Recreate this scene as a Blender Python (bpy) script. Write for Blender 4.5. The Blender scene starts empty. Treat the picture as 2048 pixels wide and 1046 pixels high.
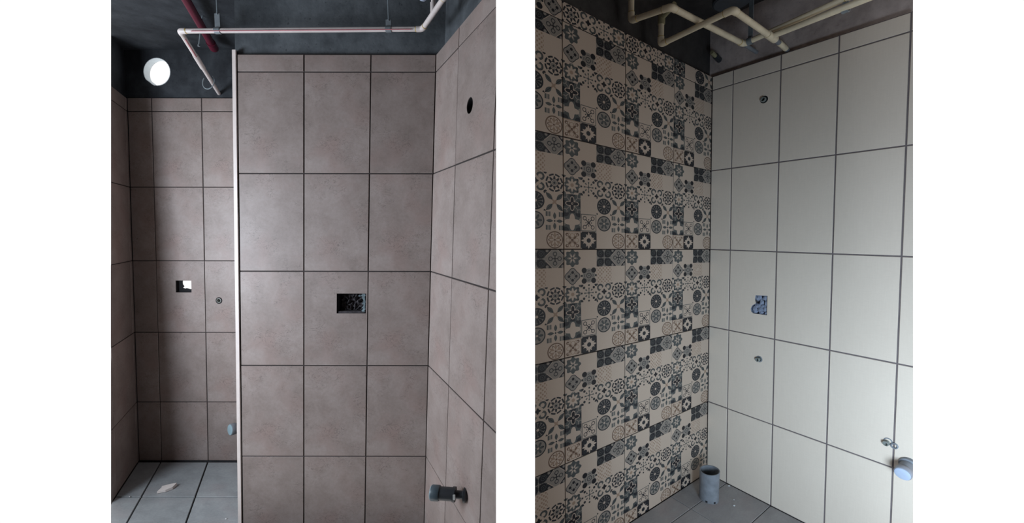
import bpy, bmesh, math, random
from mathutils import Vector, Matrix
random.seed(7)
C = bpy.context.scene.collection
SC = bpy.context.scene

# ------------------------------------------------------------------ camera, sky, light, exposure
EYE = 1.4612                                   # camera height above the left-hand bathroom floor
PITCH = 0.066
cd = bpy.data.cameras.new('camera'); cam = bpy.data.objects.new('camera', cd); C.objects.link(cam)
cam.location = (0, 0, EYE); cam.rotation_euler = (math.pi/2 - PITCH, 0, 0)
cd.sensor_width = 36; cd.lens = 36*813/2048; cd.clip_start = .02
SC.camera = cam
SC.view_settings.view_transform = 'Standard'; SC.view_settings.look = 'None'
SC.view_settings.exposure = 0; SC.view_settings.gamma = 1; SC.view_settings.use_curve_mapping = False

wd = bpy.data.worlds.new('plain_white_daylight'); SC.world = wd; wd.use_nodes = True
bg = wd.node_tree.nodes['Background']; bg.inputs[0].default_value = (1, 1, 1, 1); bg.inputs[1].default_value = 1.03

def area(name, loc, target, sx, sy, power, col, spread=180):
    l = bpy.data.lights.new(name, 'AREA'); l.shape = 'RECTANGLE'; l.size = sx; l.size_y = sy
    l.energy = power; l.color = col; l.spread = math.radians(spread)
    o = bpy.data.objects.new(name, l); C.objects.link(o); o.location = loc
    o.rotation_euler = (Vector(target)-Vector(loc)).to_track_quat('-Z', 'Y').to_euler()
    return o
area('window_daylight', (-2.40, .90, 1.35), (-.80, 1.90, 1.25), .9, .8, 35, (.80, .885, 1.0), 150)
area('doorway_daylight', (.85, .05, .58), (1.75, 1.45, .60), .6, .6, 18.5, (.65, .83, 1.0), 110)

# ------------------------------------------------------------------ helpers
def W3(x, y, z): return Vector((x, y, z+EYE))
def tag(o, label=None, cat=None, group=None, kind=None):
    if label: o['label'] = label
    if cat: o['category'] = cat
    if group: o['group'] = group
    if kind: o['kind'] = kind
    return o
def empty(name, loc, label=None, cat=None, group=None, kind=None):
    o = bpy.data.objects.new(name, None); C.objects.link(o); o.location = loc; o.empty_display_size = .05
    return tag(o, label, cat, group, kind)
def link(name, me, mat, parent=None, loc=(0, 0, 0)):
    if mat and not me.materials: me.materials.append(mat)
    o = bpy.data.objects.new(name, me); C.objects.link(o)
    o.location = loc
    if parent:
        o.parent = parent
        o.location = Vector(loc)-world_of(parent)
    return o
def world_of(o):
    v = Vector((0, 0, 0))
    while o: v += o.location; o = o.parent
    return v
def done(name, bm, mat, parent=None, loc=(0, 0, 0), smooth=False):
    """bm holds world coordinates; the mesh is stored relative to loc"""
    bmesh.ops.recalc_face_normals(bm, faces=bm.faces)
    bmesh.ops.translate(bm, verts=bm.verts, vec=-Vector(loc))
    me = bpy.data.meshes.new(name); bm.to_mesh(me); bm.free()
    if smooth:
        me.polygons.foreach_set('use_smooth', [True]*len(me.polygons))
        me.set_sharp_from_angle(angle=math.radians(40))
    return link(name, me, mat, parent, loc)

# where the modelled part of each room ends: upright planes through the places seen from the doorway
def endplane(u, keep_right):
    c, s = math.cos(PITCH), math.sin(PITCH)
    R = Vector((1, 0, 0)); F = Vector((0, c, -s))
    n = R - F*((u-1024)/813)
    n.normalize()
    return n if keep_right else -n                # keep side: n . P > 0
LEFT_END = [endplane(222, True), endplane(992, False)]
RIGHT_END = [endplane(1070, True), endplane(1826, False)]
def clip(bm, planes):
    for n in planes:
        d = [n.dot(v.co-Vector((0, 0, EYE))) for v in bm.verts]
        if not d or min(d) >= -1e-6: continue
        if max(d) <= 1e-6: bmesh.ops.delete(bm, geom=bm.verts[:], context='VERTS'); return False
        r = bmesh.ops.bisect_plane(bm, geom=bm.verts[:]+bm.edges[:]+bm.faces[:], dist=1e-6,
                                   plane_co=(0, 0, EYE), plane_no=-n, clear_outer=True)
        ed = [e for e in r['geom_cut'] if isinstance(e, bmesh.types.BMEdge)]
        try: bmesh.ops.edgenet_fill(bm, edges=ed)
        except Exception: pass
    return len(bm.faces) > 0

def tube(bm, pts, r, seg=16, caps=True, inner=None):
    pts = [Vector(p) for p in pts]; rings = []; n = len(pts)
    rr = r if isinstance(r, (list, tuple)) else [r]*n
    prev = None
    for i, p in enumerate(pts):
        t = (pts[min(i+1, n-1)]-pts[max(i-1, 0)])
        if t.length < 1e-9: t = prev_t
        t.normalize(); prev_t = t
        if prev is None:
            a = t.orthogonal().normalized()
        else:
            a = (prev - t*prev.dot(t)).normalized()
        prev = a; b = t.cross(a)
        rings.append([bm.verts.new(p+(a*math.cos(2*math.pi*k/seg)+b*math.sin(2*math.pi*k/seg))*rr[i]) for k in range(seg)])
    for i in range(n-1):
        for k in range(seg):
            bm.faces.new((rings[i][k], rings[i][(k+1) % seg], rings[i+1][(k+1) % seg], rings[i+1][k]))
    if caps:
        bm.faces.new(rings[0][::-1]); bm.faces.new(rings[-1])
    return bm
def frame_at(p, n):
    n = Vector(n).normalized(); r = Vector((0, 0, 1)).cross(n)
    r = r.normalized() if r.length > 1e-4 else Vector((1, 0, 0)); u = n.cross(r)
    return Vector(p), r, u, n                    # right, up, out
def lathe(bm, p, axis, prof, seg=24):
    """prof: (distance along axis, radius) pairs; open at the ends unless radius is 0"""
    p, r, u, n = frame_at(p, axis); prev = None
    for d, rad in prof:
        if rad < 1e-6: ring = [bm.verts.new(p+n*d)]
        else: ring = [bm.verts.new(p+n*d+(r*math.cos(2*math.pi*k/seg)+u*math.sin(2*math.pi*k/seg))*rad) for k in range(seg)]
        if prev:
            for k in range(seg):
                a = prev[k % len(prev)]; b = prev[(k+1) % len(prev)]; c = ring[(k+1) % len(ring)]; d2 = ring[k % len(ring)]
                vs = []
                for v in (a, b, c, d2):
                    if v not in vs: vs.append(v)
                if len(vs) > 2: bm.faces.new(vs)
        prev = ring
    return bm
def boxf(bm, p, ax, ay, az, x0, x1, y0, y1, z0, z1, bev=0):
    vs = [bm.verts.new(Vector(p)+ax*x+ay*y+az*z) for x in (x0, x1) for y in (y0, y1) for z in (z0, z1)]
    fs = [bm.faces.new([vs[i] for i in f]) for f in ((0, 1, 3, 2), (4, 6, 7, 5), (0, 4, 5, 1), (2, 3, 7, 6), (0, 2, 6, 4), (1, 5, 7, 3))]
    if bev: bmesh.ops.bevel(bm, geom=list({e for f in fs for e in f.edges}), offset=bev, segments=2, affect='EDGES')
    return bm

# ------------------------------------------------------------------ node expressions
class NG:
    def __init__(s, name, rough=.6, spec=.5):
        s.m = bpy.data.materials.new(name); s.m.use_nodes = True; s.t = s.m.node_tree; s.N = s.t.nodes; s.L = s.t.links
        s.b = s.N['Principled BSDF']; s.b.inputs['Roughness'].default_value = rough
        s.b.inputs['Specular IOR Level'].default_value = spec
    def node(s, t, **k):
        n = s.N.new(t)
        for a, v in k.items(): setattr(n, a, v)
        return n
    def put(s, sock, v):
        if isinstance(v, E): v = v.v
        if isinstance(v, (int, float)): sock.default_value = v
        elif isinstance(v, tuple): sock.default_value = v if len(v) == 4 or sock.type == 'VECTOR' else (*v, 1)
        else: s.L.new(v, sock)
    def math(s, op, *a, clamp=False):
        n = s.node('ShaderNodeMath', operation=op, use_clamp=clamp)
        for i, x in enumerate(a): s.put(n.inputs[i], x)
        return E(s, n.outputs[0])
    def noise(s, vec, scale, detail=4, rough=.6, dist=0):
        n = s.node('ShaderNodeTexNoise'); s.put(n.inputs['Vector'], vec); n.inputs['Scale'].default_value = scale
        n.inputs['Detail'].default_value = detail; n.inputs['Roughness'].default_value = rough; n.inputs['Distortion'].default_value = dist
        return E(s, n.outputs['Fac'])
    def ramp(s, f, stops, interp='LINEAR'):
        n = s.node('ShaderNodeValToRGB'); r = n.color_ramp; r.interpolation = interp
        while len(r.elements) < len(stops): r.elements.new(.5)
        for e, (p, c) in zip(r.elements, stops): e.position = p; e.color = (*c, 1)
        s.put(n.inputs[0], f); return E(s, n.outputs[0])
    def mix(s, f, a, b, blend='MIX'):
        n = s.node('ShaderNodeMix', data_type='RGBA', blend_type=blend)
        s.put(n.inputs[0], f); s.put(n.inputs[6], a); s.put(n.inputs[7], b); return E(s, n.outputs[2])
    def vscale(s, vec, xyz, off=None):
        n = s.node('ShaderNodeMapping'); s.put(n.inputs[0], vec); n.inputs['Scale'].default_value = xyz
        if off: n.inputs['Location'].default_value = off
        return E(s, n.outputs[0])
    def uv(s): return E(s, s.node('ShaderNodeUVMap').outputs[0])
    def pos(s): return E(s, s.node('ShaderNodeNewGeometry').outputs['Position'])
    def obj(s): return E(s, s.node('ShaderNodeTexCoord').outputs['Object'])
    def rnd(s): return E(s, s.node('ShaderNodeObjectInfo').outputs['Random'])
    def color(s, c): s.put(s.b.inputs['Base Color'], c); return s
    def rough(s, c): s.put(s.b.inputs['Roughness'], c); return s
    def bump(s, h, strength=.2, dist=.002):
        n = s.node('ShaderNodeBump'); n.inputs['Strength'].default_value = strength; n.inputs['Distance'].default_value = dist
        s.put(n.inputs['Height'], h); s.L.new(n.outputs[0], s.b.inputs['Normal']); return s
class E:
    def __init__(s, g, v): s.g = g; s.v = v
    def _(s, op, *a): return s.g.math(op, *a)
    def __add__(s, o): return s._('ADD', s, o)
    def __radd__(s, o): return s._('ADD', o, s)
    def __sub__(s, o): return s._('SUBTRACT', s, o)
    def __rsub__(s, o): return s._('SUBTRACT', o, s)
    def __mul__(s, o): return s._('MULTIPLY', s, o)
    def __rmul__(s, o): return s._('MULTIPLY', o, s)
    def __lt__(s, o): return s._('LESS_THAN', s, o)
    def __gt__(s, o): return s._('GREATER_THAN', s, o)
    def abs(s): return s._('ABSOLUTE', s)
    def min(s, o): return s._('MINIMUM', s, o)
    def max(s, o): return s._('MAXIMUM', s, o)
    def cos(s): return s._('COSINE', s)
    def sin(s): return s._('SINE', s)
    def sqrt(s): return s._('SQRT', s)
    def floor(s): return s._('FLOOR', s)

def plain(name, col, rough=.5, var=.12, scale=30, bump=0, metal=0, spec=.5):
    g = NG(name, rough, spec); n = g.noise(g.obj(), scale, 4)
    d = tuple(c*(1-var) for c in col); l = tuple(min(1, c*(1+var)) for c in col)
    g.color(g.ramp(n, [(.3, d), (.7, l)])); g.b.inputs['Metallic'].default_value = metal
    if bump: g.bump(n, bump)
    return g.m

def concrete(name, dark, mid, light, scale=3, warm=None):
    g = NG(name, .85, .3); p = g.pos()
    a = g.noise(p, scale, 7, .62, .4); b = g.noise(p, scale*7, 5, .6); s = g.noise(g.vscale(p, (6, 6, 1.2)), 1.6, 4, .6)
    f = a*.6+b*.22+s*.18
    c = g.ramp(f, [(.36, dark), (.5, mid), (.66, light)])
    pit = g.noise(p, 70, 2, .5)
    c = g.mix(g.ramp(pit, [(.26, (.7, .7, .7)), (.34, (0, 0, 0))]), c, dark)
    g.color(c); g.bump(f+pit*.3, .5, .006); return g.m

M = {}
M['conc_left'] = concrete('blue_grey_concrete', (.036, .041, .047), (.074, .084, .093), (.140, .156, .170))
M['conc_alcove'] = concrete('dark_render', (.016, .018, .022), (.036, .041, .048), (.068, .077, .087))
M['conc_right'] = concrete('brown_grey_concrete', (.28, .225, .205), (.46, .375, .345), (.62, .52, .48), 4)
M['conc_ceiling'] = concrete('dark_brown_concrete', (.028, .025, .024), (.052, .047, .045), (.09, .080, .075))  # dark brown-grey concrete for the slabs and above the patterned tiles
M['grout_left'] = plain('dark_brown_grout', (.030, .024, .023), .9)
M['grout_right'] = plain('grey_brown_grout', (.15, .125, .125), .9)
M['grout_pat'] = plain('black_grout', (.030, .024, .022), .9)

def stone_tile(name, lo, mid, hi, mark=1.0, rough=.42):
    """the same cloudy stone print on every tile, with a small change of tone from tile to tile"""
    g = NG(name, rough, .35); uv = g.uv(); frac = g.node('ShaderNodeVectorMath', operation='FRACTION'); g.put(frac.inputs[0], uv)
    v = E(g, frac.outputs[0]); vm = g.vscale(v, (1, 1.5, 1))
    off = g.node('ShaderNodeCombineXYZ'); g.put(off.inputs[2], g.rnd()*.35)
    add = g.node('ShaderNodeVectorMath', operation='ADD'); g.put(add.inputs[0], vm); g.put(add.inputs[1], E(g, off.outputs[0]))
    q = E(g, add.outputs[0])
    cloud = g.noise(q, 2.6, 5, .55, .3); fine = g.noise(q, 22, 5, .7)
    c = g.ramp(cloud*.62+fine*.38, [(.28, lo), (.5, mid), (.74, hi)])
    # reddish drift
    c = g.mix(g.ramp(g.noise(g.vscale(q, (1, 1, 1), (4, 7, 2)), 1.7, 3), [(.45, (0, 0, 0)), (.7, (.45, .45, .45))]), c, (mid[0]*1.12, mid[1]*.95, mid[2]*.93))
    # short dark veins, gathered in one belt of the print
    sx = g.node('ShaderNodeSeparateXYZ'); g.put(sx.inputs[0], v); y = E(g, sx.outputs[1])
    vein = (g.noise(g.vscale(q, (1.0, 1.6, 1), (1.3, .4, 0)), 7.0, 3, .6, 1.6)-.5).abs()
    belt = g.noise(g.vscale(q, (1, 1, 1), (9, 2, 0)), 2.2, 2)
    k = g.ramp(vein, [(.0, (1, 1, 1)), (.022, (0, 0, 0))])
    k2 = g.math('MULTIPLY', k, g.ramp(belt, [(.50, (0, 0, 0)), (.60, (1, 1, 1))]))
    c = g.mix(g.math('MULTIPLY', k2, .62*mark), c, tuple(x*.45 for x in lo))
    tone = g.rnd()*.10+.95
    cc = g.node('ShaderNodeHueSaturation'); g.put(cc.inputs['Value'], tone); g.put(cc.inputs['Color'], c)
    g.color(E(g, cc.outputs[0])); g.bump(fine, .08, .001)
    return g.m
M['stone'] = stone_tile('taupe_stone_tile', (.205, .165, .147), (.275, .227, .208), (.350, .298, .278))
M['floor_left'] = stone_tile('grey_floor_tile', (.21, .225, .23), (.28, .30, .31), (.37, .39, .40), .5, .5)
M['floor_right'] = stone_tile('warm_grey_floor_tile', (.28, .27, .27), (.34, .325, .325), (.41, .395, .395), .3, .6)

def white_tile():
    g = NG('satin_cream_tile', .38, .35); q = g.uv()
    n = g.noise(g.vscale(q, (60, 6, 1)), 1.0, 2) ; w = g.noise(g.vscale(q, (8, 80, 1)), 1.0, 2); cl = g.noise(q, 1.2, 2)
    f = n*.3+w*.3+cl*.4
    g.color(g.ramp(f, [(.35, (.68, .58, .485)), (.65, (.73, .63, .53))])); g.bump(n, .03, .0005)
    return g.m
M['white'] = white_tile()

def pattern_tile():
    """flat encaustic-style print: four by six cells on each tile, one motif per cell"""
    g = NG('printed_mosaic_tile', .45, .2)
    sp = g.node('ShaderNodeSeparateXYZ'); g.put(sp.inputs[0], g.uv())
    U, V = E(g, sp.outputs[0]), E(g, sp.outputs[1])
    cx, cy = U.floor(), V.floor(); x = (U-cx)*2-1; y = (V-cy)*2-1
    ax, ay = x.abs(), y.abs(); r = (x*x+y*y).sqrt(); th = g.math('ARCTAN2', y, x)
    p, q = ax.max(ay), ax.min(ay)
    d1 = (ax+ay)*.7071; d2 = (ax-ay).abs()*.7071
    c4 = (th*4).cos(); c8 = (th*8).cos(); c12 = (th*12).cos(); c3 = (th*3).cos().abs(); c2 = (th*2).cos().abs(); s2 = (th*2).sin().abs()
    def dist(a, b): dx = ax-a; dy = ay-b; return (dx*dx+dy*dy).sqrt()
    def dqp(a, b): dx = p-a; dy = q-b; return (dx*dx+dy*dy).sqrt()
    dd = dist(.5, .5); da = dqp(.5, 0)
    def leaf(d, w, a, b, k): return w < ((d-a)*(math.pi/(b-a))).sin()*k     # leaf from a to b, half width k
    def inr(d, a, b): return g.math('COMPARE', d, (a+b)/2, (b-a)/2)
    PAL = {'cream': 0, 'light': 1, 'teal': 2, 'dark': 3, 'brown': 4, 'pink': 5, 'black': 6}
    def paint(base, *layers):
        v = float(PAL[base])
        for m, c in layers:
            c = float(PAL[c])
            if isinstance(v, float): v = m*(c-v)+v
            else: v = (c-v)*m+v
        return v
    gaps = g.math('MULTIPLY', d1 > .12, 1.0)
    cells = {
     (0, 0): paint('cream', (r < .88+c8*.10, 'teal'), (r < c3*.62, 'light'), (r < c3*.42, 'cream'), (r < .14, 'teal')),
     (0, 2): paint('light', (leaf(d1, d2, .02, 1.42, .50), 'black'), ((q < .05), 'light'), (inr(dist(.52, .52), .2, .26), 'teal'), (dist(.52, .52) < .07, 'teal'), (inr(dist(.45, .45), .42, .46), 'teal')),
     (0, 3): paint('light', ((ax+ay) > 1.3, 'dark'), (inr(dist(.5, 0), .16, .24), 'dark'), (inr(dist(0, .5), .16, .24), 'dark'), ((q < .05) * (r < .34), 'black'), (inr(dist(.85, .85), .0, .16), 'light'), (inr((ax+ay), 1.22, 1.3), 'cream')),
     (1, 0): paint('cream', (r < c4*(.09)+.80, 'light'), (inr(r-c4*.09, .76, .84), 'dark'), (dqp(.43, 0) < .16, 'black'), (inr(dist(.25, .25), .0, .07), 'teal')),
     (1, 1): paint('cream', (r < .80, 'light'), (dist(.60, .60) < .31, 'black'), (inr(r, .24, .32), 'dark'), (inr(r, .50, .56)*(c4 > .2), 'dark'), (r < .1, 'teal'), (dist(.9, 0) < .13, 'dark')),
     (1, 2): paint('cream', ((x*14).sin()*(y*14).sin() > .25, 'pink'), ((x*3).cos()*(y*3).cos() > .75, 'cream')),
     (2, 0): paint('cream', (r < c8*.10+.92, 'teal'), (dist(.95, .95) < .22, 'teal'), (inr(dist(.66, .66), .0, .10), 'dark'), (r < c8*.16+.56, 'cream'), (dist(0, .95) < .15, 'light'), (dist(.95, 0) < .15, 'light'), (r < .2, 'pink')),
     (2, 1): paint('cream', (inr(r, .36, .60)*(c8 > .35), 'teal'), (dist(.62, .62) < .15, 'dark'), (dist(.95, .95) < .24, 'dark'), (dist(.9, 0) < .11, 'dark'), (dist(0, .9) < .11, 'dark'), (r < .12, 'dark'), ((q < .04)*(r < .34), 'teal')),
     (2, 2): paint('cream', (inr(dist(.52, .52), .22, .42)*((ax+ay) > .72), 'teal'), (inr(dist(.52, .52), .38, .43)*((ax+ay) > .72), 'dark'), (r < c4*(.07)+.27, 'black'), (dist(.95, .95) < .1, 'dark')),
     (2, 3): paint('cream', (inr(r, .77, .95)*(c8 < .80), 'dark'), (r < c8*.17+.56, 'dark'), (inr(r, .28, .35), 'cream'), (r < .28*1+c8*.05, 'light'), (r < .12, 'dark'), (dist(.97, .97) < .16, 'dark')),
     (3, 0): paint('teal', (dist(1.0, 0) < .34, 'dark'), (dist(0, 1.0) < .34, 'dark'), (dist(.85, .85) < .30, 'light'), (r < c4*.20+.60, 'cream'), (r < c4*.22+.48, 'black'), (inr(r, .06, .12), 'cream'), ((d2 < .05)*(r > .40), 'light'), (dist(.85, .85) < .2, 'teal')),
     (3, 2): paint('cream', (r < .93, 'dark'), (inr(r, .70, .76)*(c12 > -.2), 'light'), ((c12 > .88)*inr(r, .2, .72), 'light'), (r < .15, 'cream'), (dist(.95, .95) < .13, 'dark')),
     (3, 3): paint('cream', (leaf(d1, d2, .28, 1.32, .23), 'teal'), ((d2 < .03)*(d1 > .3), 'dark'), (r < c4*(-.1)+.24, 'pink')),
     (4, 0): paint('teal', (dist(.78, .98) < .40, 'dark'), (dist(.98, .25) < .20, 'light'), (r < c4*.22+.70, 'cream')),
     (4, 1): paint('cream', (inr(p, .88, .96), 'teal'), (inr(dist(.50, .50), .16, .24), 'dark'), ((d2 < .05)*(d1 < .5), 'dark'), (inr(r, .1, .17), 'dark'), (inr(dist(0, .34), .0, .07), 'dark'), (inr(dist(.34, 0), .0, .07), 'dark')),
     (4, 2): paint('cream', (r < .90, 'light'), (inr(r, .78, .90), 'dark'), (r < c3*.62, 'teal'), (inr(r-c3*.62, -.05, .03), 'dark'), (r < .12, 'cream')),
     (4, 3): paint('cream', ((q > .46)*(p < .96), 'light'), ((q > .46)*(p < .96)*((ax*16).sin() > .3), 'teal'), (leaf(p, q, .16, .92, .17), 'teal'), (r < .09, 'dark')),
     (5, 0): paint('cream', (inr(p, .9, .98), 'pink'), (leaf(d1, d2, .12, .80, .11), 'brown'), (inr(dist(.40, .62), .12, .19), 'pink'), (dist(.62, .62) < .18, 'brown'), (dist(.58, .58) < .08, 'cream'), (inr(da, .2, .27), 'pink'), (r < .16, 'brown')),
     (5, 1): paint('black', (r < s2*.62+.30, 'cream'), (dist(.55, .55) < .24, 'dark'), (leaf(p, q, .2, .95, .13), 'cream'), (r < .26, 'dark'), (dist(.95, .95) < .12, 'light')),
     (5, 3): paint('cream', (inr(r, .80, .92), 'brown'), (leaf(r, c3*.6, .1, .8, .4), 'pink'), (inr(r-c3*.68, -.07, .04), 'brown'), (r < .1, 'brown')),
    }
    idx = cx+(5-cy)*4
    tot = None
    for (row, col), v in cells.items():
        sel = g.math('COMPARE', idx, float(row*4+col), .4)
        t = sel*v if isinstance(v, float) else v*sel
        tot = t if tot is None else tot+t
    stops = [(0, (.55, .44, .355)), (1, (.27, .24, .21)), (2, (.074, .082, .082)), (3, (.016, .019, .026)), (4, (.15, .088, .058)), (5, (.36, .25, .18)), (6, (.009, .009, .014))]
    col = g.ramp((tot+.5)*(1/7), [(k/7, c) for k, c in stops], 'CONSTANT')
    grain = g.noise(g.vscale(g.uv(), (1, 1, 1)), 14, 4, .7)
    col = g.mix(g.ramp(grain, [(.35, (.0, .0, .0)), (.75, (.08, .08, .08))]), col, (.22, .185, .155))
    g.color(col); return g.m
M['print'] = pattern_tile()

M['pipe'] = plain('cream_plastic_pipe', (.80, .69, .50), .45, .12, 12)
M['pipe_white'] = plain('dusty_white_pipe', (.66, .60, .58), .45, .10, 12)
M['pipe_olive'] = plain('stained_fitting', (.30, .27, .16), .5, .2, 25)
M['yellow'] = plain('yellow_solvent_ring', (.55, .40, .12), .4)
M['pinkline'] = plain('pink_printed_line', (.46, .17, .19), .5)
M['red'] = plain('dark_red_pipe', (.115, .010, .028), .4)
M['steel'] = plain('galvanised_steel', (.23, .26, .28), .5, .15, 40, 0, .3)
M['rod'] = plain('threaded_rod_steel', (.30, .36, .39), .5, .15, 40, 0, .3)
M['drain_dark'] = plain('charcoal_drain_pipe', (.028, .032, .037), .4)
M['drain_grey'] = plain('grey_drain_pipe', (.21, .225, .25), .45, .2, 25)
M['cap_blue'] = plain('pale_blue_cap', (.30, .42, .47), .4, .08)
M['cap_rim'] = plain('slate_cap_rim', (.07, .10, .12), .4, .08)
M['cap_light'] = plain('light_blue_grey_cap', (.45, .52, .66), .4, .06)
M['cap_grey'] = plain('grey_cap_rim', (.30, .31, .35), .4, .06)
M['trim'] = plain('cream_edge_trim', (.74, .66, .62), .4, .05)
M['black'] = plain('dark_void_lining', (.010, .010, .012), .9)
M['rough_mortar'] = plain('rough_dark_mortar', (.045, .040, .044), .95, .7, 60, .8)
M['pale_mortar'] = plain('pale_blue_mortar', (.16, .21, .23), .95, .4, 60, .6)
M['grey_mortar'] = plain('grey_blue_mortar', (.22, .25, .33), .9, .55, 70, .7)
M['chip'] = plain('broken_tile_body', (.62, .57, .54), .7, .06, 30)
M['socket'] = plain('worn_socket_plastic', (.24, .255, .235), .5, .3, 60)
M['thread'] = plain('brass_green_thread', (.46, .50, .34), .45, .2, 60)
M['dust'] = plain('white_plaster_crumb', (.6, .6, .6), .9)

# ------------------------------------------------------------------ wall surfaces
class Surf:
    """a tiled plane: along() and up() are measured in tiles; out is the way the tiles face"""
    def __init__(s, P, T, V, facing):
        s.P = Vector(P)+Vector((0, 0, EYE)); s.T = Vector(T); s.V = Vector(V)
        n = s.T.cross(s.V).normalized(); s.n = n if n.dot(Vector(facing)) > 0 else -n
    def at(s, a, b, out=0): return s.P+s.T*a+s.V*b+s.n*out

O1 = Vector((-.4319, 1.9054, -1.4612)); U1 = Vector((-.3, 0, .0004)); D1 = Vector((-.1658, .3066, .0042)); V1 = Vector((.0184, -.0058, .45))
O2 = Vector((1.1646, 2.3434, -1.423)); A2 = Vector((-.3158, -.2381, .0088)); B2 = Vector((.1313, -.1947, -.0011)); V2 = Vector((-.0062, .0038, .45))
DEP = 2.0172
front = Surf(O1, U1, V1, (0, -1, 0))
alcove = Surf(O1+D1*DEP, U1, V1, (0, -1, 0))
rightw = Surf(O1, -D1, V1, (-1, 0, 0))
leftw = Surf(O1+D1*DEP+U1*5.4411, -D1, V1, (1, 0, 0))
side = Surf(O1+U1*3.045+D1*.0, D1, V1, (-1, 0, 0))
pat = Surf(O2, A2, V2, (1, -1, 0))
whitew = Surf(O2, B2, V2, (-1, -1, 0))
floorl = Surf(O1, U1, D1, (0, 0, 1))
floorr = Surf(O2, A2, B2, (0, 0, 1))

def plate(S, loops, o0, o1, planes=()):
    """plate between outward offsets o0 (front) and o1 (back) with loops[0] as outline, others as holes"""
    bm = bmesh.new(); ed = []; lv = []
    for lp in loops:
        v = [bm.verts.new(S.at(a, b, o0)) for a, b in lp]; lv.append(v)
        ed += [bm.edges.new((v[i], v[(i+1) % len(v)])) for i in range(len(v))]
    if len(loops) == 1: bm.faces.new(lv[0])
    else: bmesh.ops.triangle_fill(bm, edges=ed, use_beauty=True)
    if len(loops) > 1:
        def inside(x, y, lp):
            c = False
            for i in range(len(lp)):
                (x0, y0), (x1, y1) = lp[i], lp[i-1]
                if (y0 > y) != (y1 > y) and x < (x1-x0)*(y-y0)/(y1-y0)+x0: c = not c
            return c
        Mi = Matrix((S.T, S.V, S.n)).transposed().inverted()
        bad = []
        for f in bm.faces:
            c = Mi @ (f.calc_center_median()-S.P)
            if any(inside(c.x, c.y, lp) for lp in loops[1:]): bad.append(f)
        if bad: bmesh.ops.delete(bm, geom=bad, context='FACES_ONLY')
    vec = S.n*(o1-o0); cp = {v: bm.verts.new(v.co+vec) for v in bm.verts[:]}
    for f in bm.faces[:]: bm.faces.new([cp[v] for v in reversed(f.verts)])
    for v in lv:
        for i in range(len(v)):
            a, b = v[i], v[(i+1) % len(v)]
            bm.faces.new((a, b, cp[b], cp[a]))
    bmesh.ops.recalc_face_normals(bm, faces=bm.faces)
    clip(bm, planes)
    return bm
def rect(a0, a1, b0, b1): return [(a0, b0), (a1, b0), (a1, b1), (a0, b1)]
def circ(S, a, b, r, n=20):
    la, lb = S.T.length, S.V.length
    return [(a+r/la*math.cos(2*math.pi*k/n), b+r/lb*math.sin(2*math.pi*k/n)) for k in range(n)]

TCACHE = {}
def tile(S, a0, a1, b0, b1, mat, parent, uvf, planes, gap=.0052, thick=.008, cham=.0012, holes=(), key=None, jit=.0006):
    la, lb = S.T.length, S.V.length
    ga, gb = gap/2/la, gap/2/lb
    a0 += ga; a1 -= ga; b0 += gb; b1 -= gb
    dz = random.uniform(-jit, jit)
    org = S.at((a0+a1)/2, (b0+b1)/2)
    ck = (key, round(a1-a0, 4), round(b1-b0, 4))
    cornersd = [n.dot(S.at(a, b, o)-Vector((0, 0, EYE))) for n in planes for a in (a0, a1) for b in (b0, b1) for o in (0, -thick)]
    needclip = bool(cornersd) and min(cornersd) < 0
    if key and not needclip and not holes and ck in TCACHE:
        return link('tile', TCACHE[ck], None, parent, org+S.n*dz)
    bm = bmesh.new()
    if holes:
        bm.free(); bm = plate(S, [rect(a0, a1, b0, b1)]+list(holes), 0, -thick, planes)
    else:
        ca, cb = cham/la, cham/lb
        f = [bm.verts.new(S.at(a, b, 0)) for a, b in rect(a0+ca, a1-ca, b0+cb, b1-cb)]
        m = [bm.verts.new(S.at(a, b, -cham)) for a, b in rect(a0, a1, b0, b1)]
        k = [bm.verts.new(S.at(a, b, -thick)) for a, b in rect(a0, a1, b0, b1)]
        bm.faces.new(f); bm.faces.new(k[::-1])
        for i in range(4):
            j = (i+1) % 4
            bm.faces.new((f[i], m[i], m[j], f[j])); bm.faces.new((m[i], k[i], k[j], m[j]))
        bmesh.ops.recalc_face_normals(bm, faces=bm.faces)
        if needclip and not clip(bm, planes): bm.free(); return None
    if not bm.faces: bm.free(); return None
    # surface coordinates from position
    Mi = Matrix((S.T, S.V, S.n)).transposed().inverted()
    uvl = bm.loops.layers.uv.new('UVMap')
    for fc in bm.faces:
        for l in fc.loops:
            c = Mi @ (l.vert.co-S.P); l[uvl].uv = uvf(c.x, c.y)
    bmesh.ops.translate(bm, verts=bm.verts, vec=-org)
    me = bpy.data.meshes.new('tile'); bm.to_mesh(me); bm.free(); me.materials.append(mat)
    if key and not needclip and not holes: TCACHE[ck] = me
    return link('tile', me, None, parent, org+S.n*dz)

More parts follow.
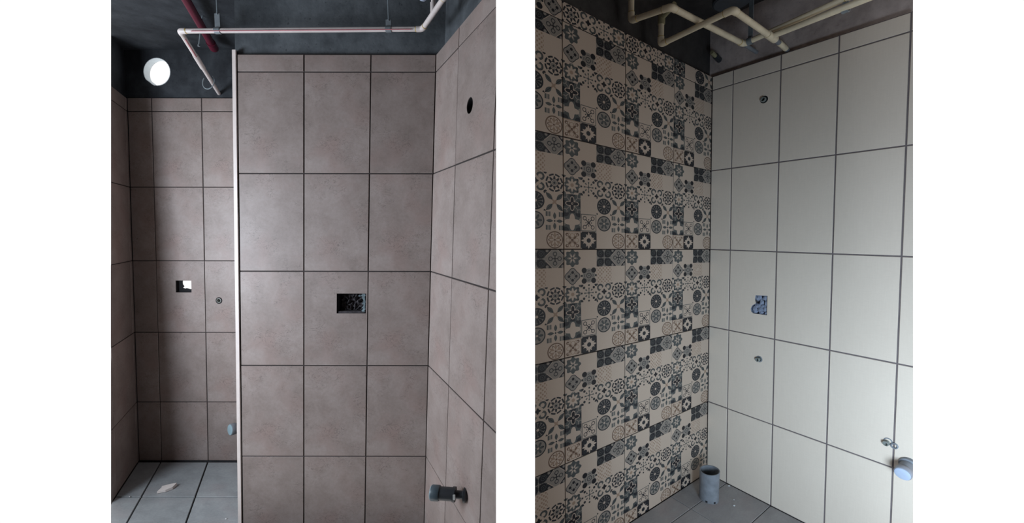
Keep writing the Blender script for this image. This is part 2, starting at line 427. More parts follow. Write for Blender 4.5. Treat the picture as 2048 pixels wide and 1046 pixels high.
def grid(S, cols, rows, mat, parent, planes, uvmode, holes={}, **k):
    for i in range(len(cols)-1):
        for j in range(len(rows)-1):
            a0, a1, b0, b1 = cols[i], cols[i+1], rows[j], rows[j+1]
            # each tile carries the same print, cut pieces show a part of it
            ba = a1-1 if (a1-a0) < .999 and i == 0 else a0
            bb = b1-1 if (b1-b0) < .999 and j == 0 else b0
            if uvmode == 'stone': uvf = lambda a, b, ba=ba, bb=bb: (min(max(a-ba, .001), .999), min(max(b-bb, .001), .999))
            elif uvmode == 'print':
                top = j == len(rows)-2
                if top:       # cut strips under the ceiling, laid upside down, a different strip of the print each
                    rr = {0: 3, 1: 2, 2: 0, 3: 1}.get(i, 0); flip = i in (1, 2, 3)
                    def uvf(a, b, a1=a1, b0=b0, b1=b1, rr=rr, flip=flip):
                        ux = min(max((a1-a)*4, .002), 3.998); uy = (b-b0)/(1/6.)
                        uy = min(max(uy, .002), .998)
                        return (4-ux, (5-rr)+1-uy) if flip else (ux, (5-rr)+uy)
                else:
                    def uvf(a, b, a1=a1, b1=b1): return (min(max((a1-a)*4, .002), 3.998), min(max(6-(b1-b)*6, .002), 5.998))
            hs = [h for (hi, hj), lst in holes.items() if (hi, hj) == (i, j) for h in lst]
            tile(S, a0, a1, b0, b1, mat, parent, uvf, planes, holes=hs,
                 key=(id(S), uvmode, i == 0, j in (0, len(rows)-2)) if not hs else None, **k)

def wallthing(name, S, c0, c1, z1, label, mat, planes, tiles, grout, holes=(), c_off=.03, thick=.10, zbase=0, chopped=None):
    """bare masonry set back behind the tiling; tiles and their mortar bed are its pieces"""
    cols, rows = tiles
    hs = [h for h in holes]
    bm = plate(S, [rect(c0, c1, zbase-.06, z1)]+[(chopped or {}).get(i, h) for i, h in enumerate(hs)], -c_off, -c_off-thick, planes)
    w = done(name, bm, mat, None, S.at(0, 0)); tag(w, label, kind='structure')
    bm = plate(S, [rect(cols[0], cols[-1], rows[0], rows[-1])]+[h for h in hs if h[0][1] < rows[-1]], -.0030, -c_off, planes)
    done('mortar_bed', bm, grout, w, S.at(0, 0))
    return w

R1 = [0, .8658, 1.8658, 2.8658, 3.8658, 4.8658, 5.0369]
R2 = [0, .9725, 1.9725, 2.9725, 3.9725, 4.9725, 5.1424]
ZL, ZR = 1.10, 1.20                               # ceiling heights above the camera
tl = (ZL+1.4612)/.45+.05; tr = (ZR+1.423)/.45+.05

# --- left bathroom
boxF = rect(1.0, 1.46, 2.424, 2.634)
cF = [0, .9717, 1.9717, 2.9717]
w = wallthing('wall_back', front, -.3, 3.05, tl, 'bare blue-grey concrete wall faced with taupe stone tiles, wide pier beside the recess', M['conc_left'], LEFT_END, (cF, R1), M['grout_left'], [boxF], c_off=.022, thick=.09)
grid(front, cF, R1, M['stone'], w, LEFT_END, 'stone', {(1, 2): [boxF]})
WB = w
bm = plate(side, [rect(.30, DEP, -.06, tl)], -.02, -.10, LEFT_END); done('return_face', bm, M['conc_left'], w, side.at(0, 0))
bm = plate(side, [rect(.02, DEP-.03, 0, 5.0369)], -.003, -.02, LEFT_END); done('mortar_bed', bm, M['grout_left'], w, side.at(0, 0))
grid(side, [.03, 1.03, 1.98], R1, M['stone'], w, LEFT_END, 'stone')

boxA = rect(4.238, 4.564, 2.427, 2.593)
holeA = circ(alcove, 3.671, 2.315, .021); holeL = circ(alcove, 4.862, 5.385, .081, 32)
holeL = [(a-.045 if 26 <= k <= 28 else a, b-.012 if 26 <= k <= 28 else b) for k, (a, b) in enumerate(holeL)]
holeP = circ(alcove, 3.625, 5.10, .007)
cA = [2.9583, 3.9583, 4.9583, 5.4411]; RA = R1[:-1]+[5.0432]
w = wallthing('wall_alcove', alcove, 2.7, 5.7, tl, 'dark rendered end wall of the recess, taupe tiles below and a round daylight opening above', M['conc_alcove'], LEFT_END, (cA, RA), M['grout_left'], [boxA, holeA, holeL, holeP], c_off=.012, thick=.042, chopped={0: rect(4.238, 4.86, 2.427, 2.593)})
grid(alcove, cA, RA, M['stone'], w, LEFT_END, 'stone', {(1, 2): [boxA], (0, 2): [holeA]})
WA = w
cL = [0, .105, 1.09, 2.09]
w = wallthing('wall_left', leftw, -.2, 2.2, tl, 'taupe tiled side wall of the recess at the left edge', M['conc_alcove'], LEFT_END, (cL, R1), M['grout_left'], c_off=.012, thick=.08)
grid(leftw, cL, R1, M['stone'], w, LEFT_END, 'stone')
holeR = circ(rightw, 1.20, 4.30, .029, 28)
cR = [0, .8172, 1.8172, 2.8172]
w = wallthing('wall_right', rightw, -.3, 2.9, tl+1, 'pale taupe tiled side wall with a round hole, bare concrete above', M['conc_left'], LEFT_END, (cR, R1), M['grout_left'], [holeR], c_off=.040, thick=.07)
grid(rightw, cR, R1, M['stone'], w, LEFT_END, 'stone', {(1, 4): [holeR]})

# floor, left
bm = plate(floorl, [rect(-.3, 5.6, -.9, DEP+.1)], -.012, -.12, LEFT_END)
fl = done('floor', bm, M['grout_left'], None, floorl.at(0, 0)); tag(fl, 'grey square floor tiles with black joints in the recess', kind='structure')
grid(floorl, [2.9583, 3.9583, 4.9583, 5.4411], [-.14, .861, 1.97], M['floor_left'], fl, LEFT_END, 'stone', thick=.010, gap=.009, jit=.0004)
# ceiling, left
def slab(name, pts, z0, z1, mat, label, planes=()):
    bm = bmesh.new(); lo = [bm.verts.new(W3(x, y, z0)) for x, y in pts]; hi = [bm.verts.new(W3(x, y, z1)) for x, y in pts]
    bm.faces.new(lo); bm.faces.new(hi[::-1])
    for i in range(len(pts)): j = (i+1) % len(pts); bm.faces.new((lo[i], lo[j], hi[j], hi[i]))
    bmesh.ops.recalc_face_normals(bm, faces=bm.faces); clip(bm, planes)
    o = done(name, bm, mat, None, W3(pts[0][0], pts[0][1], z0)); tag(o, label, kind='structure'); return o
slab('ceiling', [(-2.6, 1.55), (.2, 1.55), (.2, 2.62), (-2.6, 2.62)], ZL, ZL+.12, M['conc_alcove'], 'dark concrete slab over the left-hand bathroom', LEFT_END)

# --- right bathroom
cP = [0, .9635, 1.9635, 2.9635, 3.9635]
w = wallthing('wall_patterned', pat, -.25, 4.1, tr, 'wall of blue, grey and cream mosaic-print tiles, bare dark concrete above', M['conc_ceiling'], RIGHT_END, (cP, R2), M['grout_pat'], c_off=.030, thick=.07)
grid(pat, cP, R2, M['print'], w, RIGHT_END, 'print', gap=.0042)
cW = [0, .498, 1.498, 2.498, 3.498, 4.498]
h1 = circ(whitew, 1.18, 4.699, .019); h2 = circ(whitew, 1.191, 1.702, .017)
# ragged opening chopped for a switch box
boxW = [(1.10, 2.232), (1.335, 2.236), (1.338, 2.462), (1.085, 2.452), (1.075, 2.40), (1.095, 2.355), (1.02, 2.325), (.985, 2.285), (1.0, 2.25), (1.045, 2.232)]
w = wallthing('wall_cream', whitew, -.2, 4.7, tr, 'cream satin tiled wall with grey joints, brown-grey concrete above', M['conc_right'], RIGHT_END, (cW, R2), M['grout_right'], [h1, h2, boxW], c_off=.028, thick=.08)
grid(whitew, cW, R2, M['white'], w, RIGHT_END, 'stone', {(1, 4): [h1], (1, 1): [h2], (1, 2): [boxW]}, gap=.0060)
WW = w
bm = plate(floorr, [rect(-.2, 3.6, -.2, 4.0)], -.012, -.12, RIGHT_END)
fr = done('floor', bm, M['grout_right'], None, floorr.at(0, 0)); tag(fr, 'dusty warm grey floor tiles of the right-hand bathroom', kind='structure')
grid(floorr, [0, .965, 1.965, 2.965], [0, .505, 1.498, 2.5, 3.5], M['floor_right'], fr, RIGHT_END, 'stone', thick=.010, gap=.004, jit=.0003)
slab('ceiling', [(.0, 1.55), (2.1, 1.55), (2.1, 2.62), (.0, 2.62)], ZR, ZR+.12, M['conc_ceiling'], 'dark concrete slab over the right-hand bathroom', RIGHT_END)
# nearer part of the ceilings and floors, above and below the view
slab('ceiling', [(-3.0, -2.2), (2.9, -2.2), (2.9, 1.52), (-3.0, 1.52)], ZR+.02, ZR+.16, M['conc_ceiling'], 'concrete slab running on over the doorway side')
slab('floor', [(-3.0, -2.2), (2.9, -2.2), (2.9, 1.20), (-3.0, 1.20)], -1.60, -1.4612, M['floor_left'], 'grey floor running on towards the doorway')

# the rest of the place behind and beside the doorway, bare concrete
def slabwall(name, x0, x1, y0, y1, label):
    bm = bmesh.new(); boxf(bm, W3(0, 0, 0), Vector((1, 0, 0)), Vector((0, 1, 0)), Vector((0, 0, 1)), x0, x1, y0, y1, -1.4612, ZR+.02)
    o = done(name, bm, M['conc_right'], None, W3(x0, y0, -1.4612)); tag(o, label, kind='structure'); return o
slabwall('wall_behind', -3.1, 3.0, -2.32, -2.2, 'bare concrete wall behind the doorway')
slabwall('wall_far_left', -3.12, -3.0, -2.2, -.3, 'bare concrete wall at the far left of the doorway side')
slabwall('wall_far_right', 2.9, 3.02, -2.2, -.2, 'bare concrete wall at the far right of the doorway side')

# edge trim on the outside corner of the pier
bm = bmesh.new()
c0 = front.at(2.978, -.02, 0); t_ax = -U1.normalized(); n_ax = front.n; up = V1.normalized()
H = (5.0369+.06)*V1.length
for x0, x1, y0, y1 in ((-.0185, -.0015, -.004, .0035), (-.0185, -.013, -.05, -.004)):
    boxf(bm, c0, t_ax, n_ax, up, x0, x1, y0, y1, 0, H, .0008)
tr1 = done('trim_1', bm, M['trim'], None, c0); tag(tr1, 'cream edge strip up the outer corner of the tiled pier', kind='structure')

# ------------------------------------------------------------------ openings and fixtures
def wallbox(name, S, loop, depth, mat_side, label, cat, back=True, start=-.0035):
    """lining of an opening: side faces and a back, open to the room, with wall thickness"""
    bm = bmesh.new()
    ca = sum(p[0] for p in loop)/len(loop); cb = sum(p[1] for p in loop)/len(loop)
    inn = [(ca+(a-ca)*.97, cb+(b-cb)*.97) for a, b in loop]
    f = [bm.verts.new(S.at(a, b, start)) for a, b in inn]; g = [bm.verts.new(S.at(a, b, -depth)) for a, b in inn]
    fo = [bm.verts.new(S.at(a, b, start)) for a, b in loop]; go = [bm.verts.new(S.at(a, b, -depth-.003)) for a, b in loop]
    n = len(loop)
    for i in range(n):
        j = (i+1) % n
        bm.faces.new((f[i], f[j], g[j], g[i])); bm.faces.new((fo[i], go[i], go[j], fo[j])); bm.faces.new((f[i], fo[i], fo[j], f[j]))
    if back: bm.faces.new(g); bm.faces.new(go[::-1])
    else:
        for i in range(n): j = (i+1) % n; bm.faces.new((g[i], g[j], go[j], go[i]))
    o = done(name, bm, mat_side, None, S.at(ca, cb, start)); tag(o, label, cat); return o
def rubble(S, a0, a1, b0, b1, o0, amp, n, seed, inside=None):
    """lumpy mortar sheet"""
    rnd = random.Random(seed); bm = bmesh.new(); vs = {}
    m = max(3, int(n*(b1-b0)*S.V.length/((a1-a0)*S.T.length)))
    for i in range(n+1):
        for j in range(m+1):
            edge = i in (0, n) or j in (0, m)
            vs[i, j] = bm.verts.new(S.at(a0+(a1-a0)*i/n, b0+(b1-b0)*j/m, o0+(rnd.uniform(-amp, amp) if not edge else -amp)))
    for i in range(n):
        for j in range(m): bm.faces.new((vs[i, j], vs[i+1, j], vs[i+1, j+1], vs[i, j+1]))
    r = bmesh.ops.extrude_face_region(bm, geom=bm.faces[:])
    bmesh.ops.translate(bm, verts=[v for v in r['geom'] if isinstance(v, bmesh.types.BMVert)], vec=-S.n*.006)
    return bm

# switch-box opening in the pier
b = wallbox('wall_box', front, boxF, .060, M['black'], 'open rectangular box hole with rough black mortar in the middle of the pier', 'box hole')
done('rough_mortar', rubble(front, 1.06, 1.445, 2.436, 2.622, -.034, .011, 16, 3), M['rough_mortar'], b, front.at(1.2, 2.5))
bm = bmesh.new(); rnd = random.Random(5)
for k in range(14):
    bb = 2.432+k*.0145
    boxf(bm, front.at(1.012+rnd.uniform(0, .012), bb, 0), U1.normalized(), V1.normalized(), front.n, 0, .010+rnd.uniform(0, .007), 0, .0065, -.030, -.006+rnd.uniform(-.004, .002), .0012)
for k in range(2):
    boxf(bm, front.at(1.05+k*.045, 2.602+rnd.uniform(-.004, .004), 0), U1.normalized(), V1.normalized(), front.n, 0, .012, 0, .005+rnd.uniform(0, .006), -.032, -.010, .001)
o = done('pale_mortar_rim', bm, M['pale_mortar'], b, front.at(1.02, 2.5)); tag(o, 'pale blue-grey mortar crumbs along the right rim')
bm = bmesh.new(); boxf(bm, front.at(1.445, 2.427, 0), -U1.normalized(), V1.normalized(), front.n, 0, .128, 0, .008, -.032, -.004, .002)
done('lower_lip', bm, M['rough_mortar'], b, front.at(1.2, 2.43))

# box in the recess, broken through to daylight on one side
b = wallbox('wall_box', alcove, boxA, .022, M['black'], 'small black box hole in the recess, bright daylight showing through its broken back', 'box hole', back=False)
jag = [(4.475, 2.588), (4.262, 2.589), (4.262, 2.565), (4.272, 2.55), (4.262, 2.53), (4.262, 2.505), (4.268, 2.468), (4.33, 2.466), (4.36, 2.474), (4.40, 2.480), (4.425, 2.474), (4.475, 2.484), (4.45, 2.502), (4.455, 2.515), (4.475, 2.53), (4.48, 2.56)]
done('broken_back', plate(alcove, [boxA, jag], -.021, -.025, ()), M['black'], b, alcove.at(4.4, 2.5))

# round daylight opening above the recess tiles
b = wallbox('duct_sleeve', alcove, holeL, .050, plain('pale_blue_white_sleeve', (.80, .87, .90), .5, .05), 'round white-lined hole through the dark wall, daylight beyond', 'duct hole', back=False, start=-.010)

# water outlet in the recess
def outlet(name, S, a, b, r, label, mat_ring, mat_in, stub=0, dirv=None, stubmat=None):
    p = S.at(a, b); root = empty(name, p, label, 'water outlet')
    bm = bmesh.new(); lathe(bm, p, S.n, [(-.05, r*.98), (-.0005, r*.98), (.0015, r*.92), (.0015, r*.72), (-.05, r*.68)], 20)
    done('hole_rim', bm, mat_ring, root, p, True)
    bm = bmesh.new(); lathe(bm, p, S.n, [(-.045, r*.66), (-.018, r*.66), (-.016, r*.5), (-.020, r*.30), (-.03, r*.28), (-.03, 0)], 16)
    done('socket', bm, mat_in, root, p, True)
    if stub:
        d = (S.n+Vector(dirv)).normalized() if dirv else S.n
        bm = bmesh.new(); lathe(bm, p-S.n*.02, d, [(0, r*.55), (.012+stub*.6, r*.55), (.014+stub*.6, r*.68), (.02+stub, r*.68), (.021+stub, r*.5), (.004, r*.42)], 18)
        done('threaded_stub', bm, stubmat or M['socket'], root, p, True)
    return root
outlet('water_outlet', alcove, 3.671, 2.315, .0215, 'dark round water outlet in the recess wall, right of the daylit box', M['black'], M['socket'], .002, None, M['socket'])
outlet('water_outlet', whitew, 1.18, 4.699, .019, 'round dark-edged pipe outlet high on the cream wall', M['black'], M['socket'], .010, (-.25, -.1, 0), M['socket'])
outlet('water_outlet', whitew, 1.191, 1.702, .017, 'small pipe outlet with pale green thread below the plastered box on the cream wall', M['drain_grey'], M['thread'], .010, (-.5, 0, -.2), M['socket'])
ro = outlet('water_outlet', whitew, 3.42, 1.212, .016, 'pair of small pipe stubs above the capped drain on the cream wall', M['drain_grey'], M['thread'], .016, (-.3, 0, -.3), M['socket'])
p = whitew.at(3.51, 1.19); bm = bmesh.new(); lathe(bm, p, whitew.n, [(0, .013), (.004, .013), (.006, .010), (.002, .007)], 18); done('escutcheon_ring', bm, M['drain_grey'], ro, p, True)

# round hole in the left room's side wall
b = wallbox('vent_hole', rightw, holeR, .055, M['black'], 'clean-cut round black hole high in the side wall', 'hole', start=-.002)

# plastered box on the cream wall
b = wallbox('wall_box', whitew, boxW, .030, M['grey_mortar'], 'ragged box opening packed with grey-blue mortar in the cream wall', 'box hole')
rnd = random.Random(11)
def lump(bm, p, n, sx, sz, sd, seed):
    rr = random.Random(seed); q, r, u, nn = frame_at(p, n)
    res = bmesh.ops.create_icosphere(bm, subdivisions=2, radius=1)
    for v in res['verts']:
        c = v.co.copy(); k = 1+rr.uniform(-.16, .16)
        v.co = q+r*(c.x*sx*k)+u*(c.y*sz*k)+nn*(c.z*sd*k)
LUMPS = [(1.13, 2.425, .016, .018, .010), (1.28, 2.43, .014, .016, .009), (1.30, 2.37, .010, .020, .009), (1.20, 2.37, .010, .022, .006), (1.12, 2.33, .016, .014, .011), (1.06, 2.285, .013, .016, .010),
         (1.17, 2.285, .015, .015, .012), (1.28, 2.30, .014, .018, .010), (1.07, 2.255, .012, .010, .008), (1.19, 2.25, .013, .010, .009), (1.30, 2.255, .010, .012, .009), (1.22, 2.33, .012, .010, .010)]
for k, (a, bb, sx, sz, sd) in enumerate(LUMPS):
    bm = bmesh.new(); p = whitew.at(a, bb, -.014); lump(bm, p, whitew.n, sx, sz, sd, k)
    done('mortar_lump', bm, M['grey_mortar'], b, p, False)

# capped drains -----------------------------------------------------
def drain(name, p0, d, L, r, label, mats, capL=.035, wall_r=None, planes=(), extra=False, step=None):
    d = Vector(d).normalized(); root = empty(name, p0, label, 'drain pipe'); p0 = Vector(p0)
    mp, mr, mc = mats
    def add(nm, prof, m, sm=True):
        bm = bmesh.new(); lathe(bm, p0, d, prof, 28)
        if planes:
            bmesh.ops.recalc_face_normals(bm, faces=bm.faces); clip(bm, planes)
        return done(nm, bm, m, root, p0, sm)
    if step:
        add('wall_flange', [(-.01, 0), (-.01, step*1.0), (0, step*1.75), (.008, step*1.8), (.012, step*1.0), (.012, 0)], mp)
        add('spigot', [(0, 0), (0, step), (L*.34, step), (L*.34, 0)], mp)
        add('socket_ring', [(L*.30, 0), (L*.30, r*1.12), (L*.38, r*1.12), (L*.385, 0)], mp)
        add('pipe_length', [(L*.36, 0), (L*.36, r), (L-capL*.6, r), (L-capL*.6, 0)], mp)
    else:
        add('wall_flange', [(-.01, 0), (-.01, r*1.25), (.004, r*1.25), (.007, r*1.05), (.007, 0)], mp)
        add('pipe_length', [(0, 0), (0, r), (L-capL*.6, r), (L-capL*.6, 0)], mp)
    add('cap_rim', [(L-capL, 0), (L-capL, r*1.10), (L-capL+.003, r*1.17), (L-.003, r*1.17), (L, r*1.10), (L, 0)], mr)
    add('cap_face', [(L-.002, 0), (L-.002, r*1.07), (L+.002, r*1.04), (L+.0035, r*.9), (L+.0035, 0)], mc)
    return root
pd = rightw.at(1.445, 1.105, 0)
root = drain('drain_pipe', pd, (-1, .10, .012), .132, .0235, 'charcoal drain stub with pale blue cap low on the left room side wall', (M['drain_dark'], M['cap_rim'], M['cap_blue']), .032, step=.0145)
bm = bmesh.new(); q = pd+Vector((-.040, -.026, .008)); boxf(bm, q, Vector((1, 0, 0)), Vector((0, 1, 0)), Vector((0, 0, 1)), -.005, .004, -.001, .003, -.010, .010, .0008); done('white_tag', bm, plain('white_sticker', (.6, .62, .6), .6), root, q)
pa = alcove.at(3.16, .52, 0)
drain('drain_pipe', pa, (-.62, -1, .12), .085, .030, 'grey capped drain stub low in the recess, half hidden by the pier', (M['drain_dark'], M['drain_grey'], M['cap_blue']), .030)
pw = W3(1.6439, 1.6270, -0.9536)
drain('drain_pipe', pw, (-.86, -.52, -.30), 0.0659, .0245, 'grey drain stub with light blue cap low on the cream wall at the right edge', (M['drain_grey'], M['cap_grey'], M['cap_light']), .022, planes=RIGHT_END)

# standing grey pipe in the corner of the right room
pf = floorr.at(.562, .555, 0)
root = empty('floor_pipe', pf, 'open-topped grey pipe standing on the floor in the tiled corner', 'pipe')
bm = bmesh.new(); R0 = .0485; HH = .158
lathe(bm, pf, (0, 0, 1), [(.0, R0-.005), (0, R0), (HH*.5, R0), (HH, R0+.001), (HH+.001, R0-.001), (HH, R0-.0045), (.012, R0-.005), (.012, R0-.005), (.010, 0)], 40)
for v in bm.verts:                              # the saw cut at the top is a little out of square
    if v.co.z > pf.z+HH*.9: v.co.z += (v.co.x-pf.x)*.13
done('pipe_length', bm, M['drain_grey'], root, pf, True)
for ang in (-2.25, -1.40):
    q = pf+Vector((math.cos(ang)*R0, math.sin(ang)*R0, .004)); bm = bmesh.new()
    boxf(bm, q, Vector((-math.sin(ang), math.cos(ang), 0)), Vector((math.cos(ang), math.sin(ang), 0)), Vector((0, 0, 1)), -.0065, .0065, -.003, .0015, -.003, .010, .002)
    done('foot_notch', bm, M['black'], root, q)

# broken piece of tile on the recess floor
pc = floorl.at(4.55, 1.06, .0)
bm = bmesh.new(); P = [(-.036, .010), (-.028, -.002), (-.026, -.034), (.012, -.022), (.034, .002), (.030, .038), (.004, .030)]
lo = [bm.verts.new(pc+Vector((x, y, .002))) for x, y in P]; hi = [bm.verts.new(pc+Vector((x*.96, y*.96, .013+.10*(y+.03)))) for x, y in P]
bm.faces.new(lo[::-1]); bm.faces.new(hi)
for i in range(len(P)): j = (i+1) % len(P); bm.faces.new((lo[i], lo[j], hi[j], hi[i]))
o = done('tile_chip', bm, M['chip'], None, pc); tag(o, 'broken off-white chip of tile lying on the recess floor', 'tile chip')
for k, (S, a, b_, r) in enumerate(((floorl, 2.99+.30, .30, .005), (floorl, 5.17, .86, .004))):
    bm = bmesh.new(); p = S.at(a, b_, .002); lump(bm, p, (0, 0, 1), r, r*.8, r*.5, k+40)
    o = done('plaster_crumb', bm, M['dust'], None, p); tag(o, ['white plaster crumb on the recess floor close to the pier', 'white plaster crumb on the recess floor near its left wall'][k], 'crumb')
for k, (a, b_, r, lb) in enumerate(((.04, .60, .007, 'white plaster crumb against the foot of the cream wall'), (.42, 1.02, .006, 'flat white crumb on the floor right of the standing pipe'), (.62, 1.75, .005, 'small white crumb on the floor nearest the front'), (.30, .92, .0035, 'tiny white crumb between standing pipe and cream wall'))):
    bm = bmesh.new(); p = floorr.at(a, b_, .002); lump(bm, p, (0, 0, 1), r, r*.8, r*.5, k+60)
    o = done('plaster_crumb', bm, M['dust'], None, p); tag(o, lb, 'crumb')

# ------------------------------------------------------------------ overhead water pipes
def arc(p, a, b, r, n=6):
    """rounded corner points at p between directions from a and to b"""
    p, a, b = Vector(p), Vector(a), Vector(b); u = (a-p).normalized()*r; v = (b-p).normalized()*r
    return [(p+u)*(1-t)**2+p*2*t*(1-t)+(p+v)*t*t for t in [i/n for i in range(n+1)]]
def run(root, pts, r, mat, fit=None, ring=True, fitr=1.16, ends=(True, True)):
    """straight lengths with an elbow fitting at every bend, each a part of the run"""
    pts = [Vector(p) for p in pts]
    for i in range(len(pts)-1):
        a, b = pts[i], pts[i+1]; d = (b-a).normalized()
        s = a+d*(r*1.4 if i > 0 else 0); e = b-d*(r*1.4 if i < len(pts)-2 else 0)
        done('pipe_length', tube(bmesh.new(), [s, e], r, 16), mat, root, s, True)
    for i in range(1, len(pts)-1):
        p = pts[i]; L = r*2.6
        path = [p+(pts[i-1]-p).normalized()*L]+arc(p, pts[i-1], pts[i+1], r*1.3)+[p+(pts[i+1]-p).normalized()*L]
        e = done('elbow', tube(bmesh.new(), path, r*fitr, 16), fit or mat, root, p, True)
        if ring:
            for q in (pts[i-1], pts[i+1]):
                d = (q-p).normalized(); s = p+d*L*.97
                done('glue_ring', tube(bmesh.new(), [s, s+d*.004], r*1.1, 14), M['yellow'], root, s, True)
def hanger(label, p, top, r, wide=.022, group=None, rodr=.0025, h=.05):
    """ceiling rod ending in a strap round the pipe"""
    p = Vector(p); root = empty('pipe_hanger', p, label, 'pipe hanger', group)
    bm = bmesh.new(); lathe(bm, p, (1, 0, 0), [(-wide/2, r), (-wide/2, r+.003), (wide/2, r+.003), (wide/2, r), (-wide/2, r)], 18)
    done('clamp', bm, M['steel'], root, p, True)
    bm = bmesh.new(); boxf(bm, p, Vector((1, 0, 0)), Vector((0, 1, 0)), Vector((0, 0, 1)), -wide/2, wide/2, -.002, .002, r*.9, r+h, .0008); done('strap', bm, M['steel'], root, p)
    q = p+Vector((0, 0, r+h-.006)); done('rod', tube(bmesh.new(), [q, Vector((p.x, p.y, top))], rodr, 8), M['rod'], root, q, True)
    bm = bmesh.new(); lathe(bm, q, (0, 0, 1), [(0, 0), (0, .006), (.006, .006), (.006, 0)], 6); done('nut', bm, M['steel'], root, q)
    return root

TOP1 = EYE+ZL; TOP2 = EYE+ZR; TOPN = EYE+ZR+.02
rp = .0102
root = empty('water_pipe', W3(-.9, 1.815, .88), 'cream water pipe running across the front of the pier and back into the recess', 'water pipe')
run(root, [W3(-1.758, 2.50, .845), W3(-1.438, 1.823, .88), W3(-.384, 1.806, .88), W3(-.246, 1.575, .89), W3(-.14, 1.38, .90)], rp, M['pipe_white'], M['pipe_white'])
p = W3(-1.60, 2.165, .862)
done('coupling', tube(bmesh.new(), [W3(-1.538, 2.035, .869), W3(-1.60, 2.165, .862)], rp*1.22, 16), M['pipe_white'], root, p, True)
o = done('printed_line', tube(bmesh.new(), [W3(-1.38, 1.8095, .8735), W3(-.43, 1.7945, .8735)], .0022, 8), M['pinkline'], root, W3(-.9, 1.8, .87)); tag(o, 'pink printed line along the pipe')
o = done('printed_line', tube(bmesh.new(), [W3(-1.455, 1.873, .868), W3(-1.53, 2.030, .860)], .0028, 8), M['pinkline'], root, W3(-1.5, 1.9, .86)); tag(o, 'pink printed line along the pipe')
# upright branch and capped end by the right elbow
root = empty('branch_pipe', W3(-.318, 1.70, .90), 'short cream upright branch rising from the pipe beside the side wall', 'water pipe')
run(root, [W3(-.315, 1.692, .886), W3(-.312, 1.692, 1.215)], .0095, M['pipe_white'])
done('tee_collar', tube(bmesh.new(), [W3(-.315, 1.692, .889), W3(-.3145, 1.692, .925)], .0125, 16), M['pipe_white'], root, W3(-.315, 1.692, .89), True)
pc2 = W3(-.365, 1.70, .940); root = empty('capped_pipe', pc2, 'white rounded pipe end hanging above the right elbow of the cream pipe', 'water pipe')
bm = bmesh.new(); lathe(bm, pc2, (.45, -.35, 1), [(-.003, 0), (0, .012), (.008, .0185), (.03, .019), (.032, .0165), (.032, 0)], 24); done('end_cap', bm, M['cap_light'], root, pc2, True)
done('pipe_length', tube(bmesh.new(), [pc2+Vector((.45, -.35, 1)).normalized()*.025, pc2+Vector((.45, -.35, 1)).normalized()*.31], .0155, 18), M['pipe_white'], root, pc2, True)

hanger('steel hanger with long strap near the left elbow of the cream pipe', W3(-1.272, 1.8205, .88), TOP1, rp, .024, h=.062)
hanger('steel hanger near the right elbow of the cream pipe', W3(-.530, 1.8085, .88), TOP1, rp, .024, h=.030)
root = empty('hanging_rod', W3(-1.585, 2.125, .97), 'thin bare steel rod hanging above the recess beside the red pipe', 'rod')
done('rod', tube(bmesh.new(), [W3(-1.585, 2.125, .955), W3(-1.560, 2.125, ZL)], .0028, 8), M['rod'], root, W3(-1.58, 2.125, .97), True)
bm = bmesh.new(); lathe(bm, W3(-1.585, 2.125, .950), (0, 0, 1), [(0, 0), (0, .006), (.008, .006), (.008, 0)], 6); done('nut', bm, M['steel'], root, W3(-1.585, 2.125, .95))
# loose wire loop round the pipe
pl_ = W3(-1.672, 2.30, .848)
pts = [pl_+Vector((math.cos(t)*.032, math.sin(t)*.01, math.sin(t)*.042-.008)) for t in [math.radians(x) for x in range(150, 415, 12)]]
o = done('wire_loop', tube(bmesh.new(), pts, .0024, 8), M['rod'], None, pl_, True); tag(o, 'open loop of grey wire hooked round the pipe over the recess', 'wire')
# red pipe
root = empty('red_pipe', W3(-1.5, 2.0, 1.05), 'dark red conduit slanting across the ceiling of the recess', 'conduit')
run(root, [W3(-1.37, 1.70, 1.052), W3(-1.675, 2.352, 1.052)], .0185, M['red'], ring=False)
done('end_socket', tube(bmesh.new(), [W3(-1.652, 2.302, 1.052), W3(-1.685, 2.373, 1.052)], .0225, 16), M['red'], root, W3(-1.66, 2.32, 1.05), True)

# right room
rq = .0128
g = 'cream pipe runs under the right-hand ceiling'
root = empty('water_pipe', W3(.9, 1.9, .93), 'cream pipe run bending over the patterned wall, its elbow farther left than the other run', 'water pipe', g)
run(root, [W3(.524, 1.857, 1.185), W3(.532, 1.885, .955), W3(.649, 1.729, .93), W3(1.132, 2.053, .93), W3(1.352, 1.662, .945), W3(1.46, 1.47, .955)], rq, M['pipe'])
bm = tube(bmesh.new(), [W3(1.132, 2.053, .93), W3(1.262, 2.165, .940)], rq*.75, 14); o = done('wall_stub', bm, M['drain_grey'], root, W3(1.2, 2.1, .93), True); tag(o, 'grey stub running into the wall')
o = done('tee', tube(bmesh.new(), [W3(.527, 1.868, 1.04), W3(.528, 1.872, 1.10)], rq*1.35, 16), M['pipe_olive'], root, W3(.527, 1.868, 1.07), True); tag(o, 'olive-stained tee fitting')
done('tee_branch', tube(bmesh.new(), [W3(.527, 1.868, 1.065), W3(.60, 1.80, 1.10)], rq*1.1, 16), M['pipe_olive'], root, W3(.527, 1.868, 1.07), True)
root = empty('water_pipe', W3(1.0, 1.9, .90), 'cream pipe run crossing in front of the other, its lower bend over the patterned wall', 'water pipe', g)
run(root, [W3(.700, 1.975, 1.045), W3(.704, 1.988, .898), W3(.891, 1.703, .905), W3(1.185, 1.925, .905)], rq, M['pipe'])
p4 = W3(1.185, 1.925, .905)
done('tee', tube(bmesh.new(), [W3(1.155, 1.902, .905), W3(1.222, 1.953, .905)], rq*1.3, 16), M['pipe'], root, p4, True)
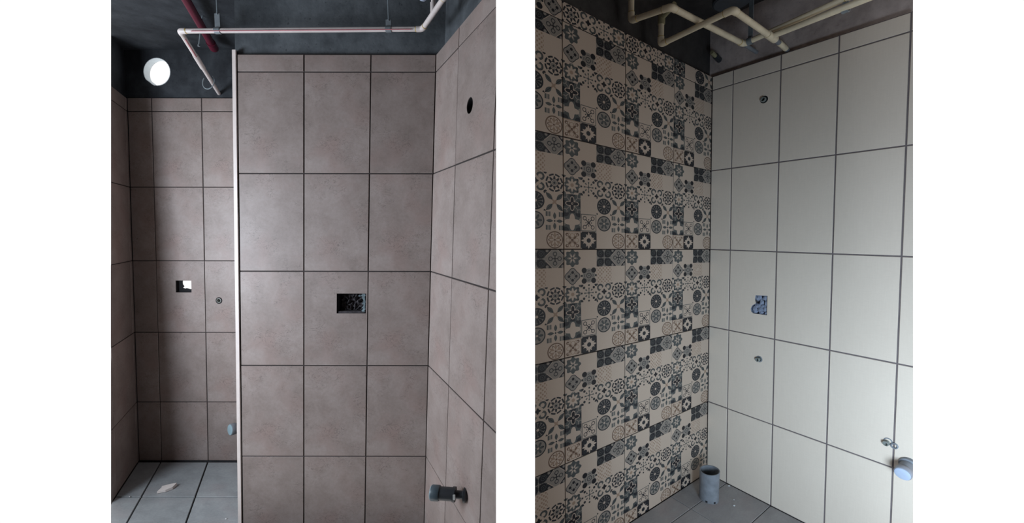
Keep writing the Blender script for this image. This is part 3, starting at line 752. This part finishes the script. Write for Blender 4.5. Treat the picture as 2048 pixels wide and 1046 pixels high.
done('pipe_length', tube(bmesh.new(), [p4, W3(1.365, 1.625, .905), W3(1.46, 1.462, .905)], rq, 16), M['pipe'], root, p4, True)
o = done('wall_stub', tube(bmesh.new(), [W3(1.218, 1.950, .905), W3(1.352, 2.060, .905)], [rq*.85, rq*.85], 14), M['drain_grey'], root, W3(1.3, 2.0, .905), True)
done('pipe_end', tube(bmesh.new(), [W3(1.262, 1.985, .905), W3(1.335, 2.046, .905)], rq*.95, 16), M['pipe'], root, W3(1.3, 2.0, .905), True)
o = done('tee', tube(bmesh.new(), [W3(.701, 1.978, .985), W3(.701, 1.976, 1.045)], rq*1.3, 16), M['pipe_olive'], root, W3(.701, 1.976, 1.0), True); tag(o, 'olive-stained tee fitting')
done('tee_branch', tube(bmesh.new(), [W3(.701, 1.976, 1.015), W3(.732, 1.900, 1.035)], rq*1.05, 16), M['pipe_olive'], root, W3(.701, 1.976, 1.0), True)

def uclamp(label, p, top, d, r, group=None):
    p = Vector(p); d = Vector(d).normalized(); root = empty('pipe_hanger', p, label, 'pipe hanger', group)
    bm = bmesh.new(); lathe(bm, p, d, [(-.011, r), (-.011, r+.004), (.011, r+.004), (.011, r), (-.011, r)], 18); done('clamp', bm, M['steel'], root, p, True)
    n = Vector((0, 0, 1)).cross(d).normalized()
    bm = bmesh.new()
    boxf(bm, p, d, n, Vector((0, 0, 1)), -.010, .010, -.003, .003, r*.9, top-p.z, .0008)
    done('strap', bm, M['steel'], root, p); return root
uclamp('grey strap hanger on the paired pipes above the cream wall', W3(1.337, 1.693, .905), TOP2, B2, rq+.001)
uclamp('slim dark strap hanger where the cream pipe turns near the corner', W3(1.148, 2.025, .931), TOP2, B2, rq+.001)

# dark floor-drain pipe through the slab
pp = W3(1.005, 1.93, 1.055); root = empty('ceiling_drain', pp, 'wide blue-black capped drain pipe dropping from the ceiling above the crossing pipes', 'drain pipe')
mdd = plain('blue_black_drain', (.045, .055, .070), .4)
bm = bmesh.new(); lathe(bm, pp, (0, 0, 1), [(0, 0), (0, .075), (.006, .082), (.035, .082), (.038, .076), (.038, 0)], 32); done('end_cap', bm, mdd, root, pp, True)
bm = bmesh.new(); lathe(bm, pp, (0, 0, 1), [(.03, 0), (.03, .074), (.16, .074), (.16, 0)], 32); done('pipe_length', bm, mdd, root, pp, True)
# small yellowed stub on the corner concrete
ps = pat.at(-.06, 5.44, -.03); root = empty('pipe_stub', ps, 'tiny yellowed pipe stub sticking from dark concrete above the tiled corner', 'pipe stub')
ps = W3(1.115, 2.30, .985); root.location = ps
done('pipe_end', tube(bmesh.new(), [W3(1.098, 2.305, 1.0), W3(1.150, 2.345, .985)], .011, 14), M['pipe_olive'], root, ps, True)
done('socket', tube(bmesh.new(), [W3(1.130, 2.330, .992), W3(1.175, 2.365, .980)], .015, 14), M['drain_dark'], root, ps, True)
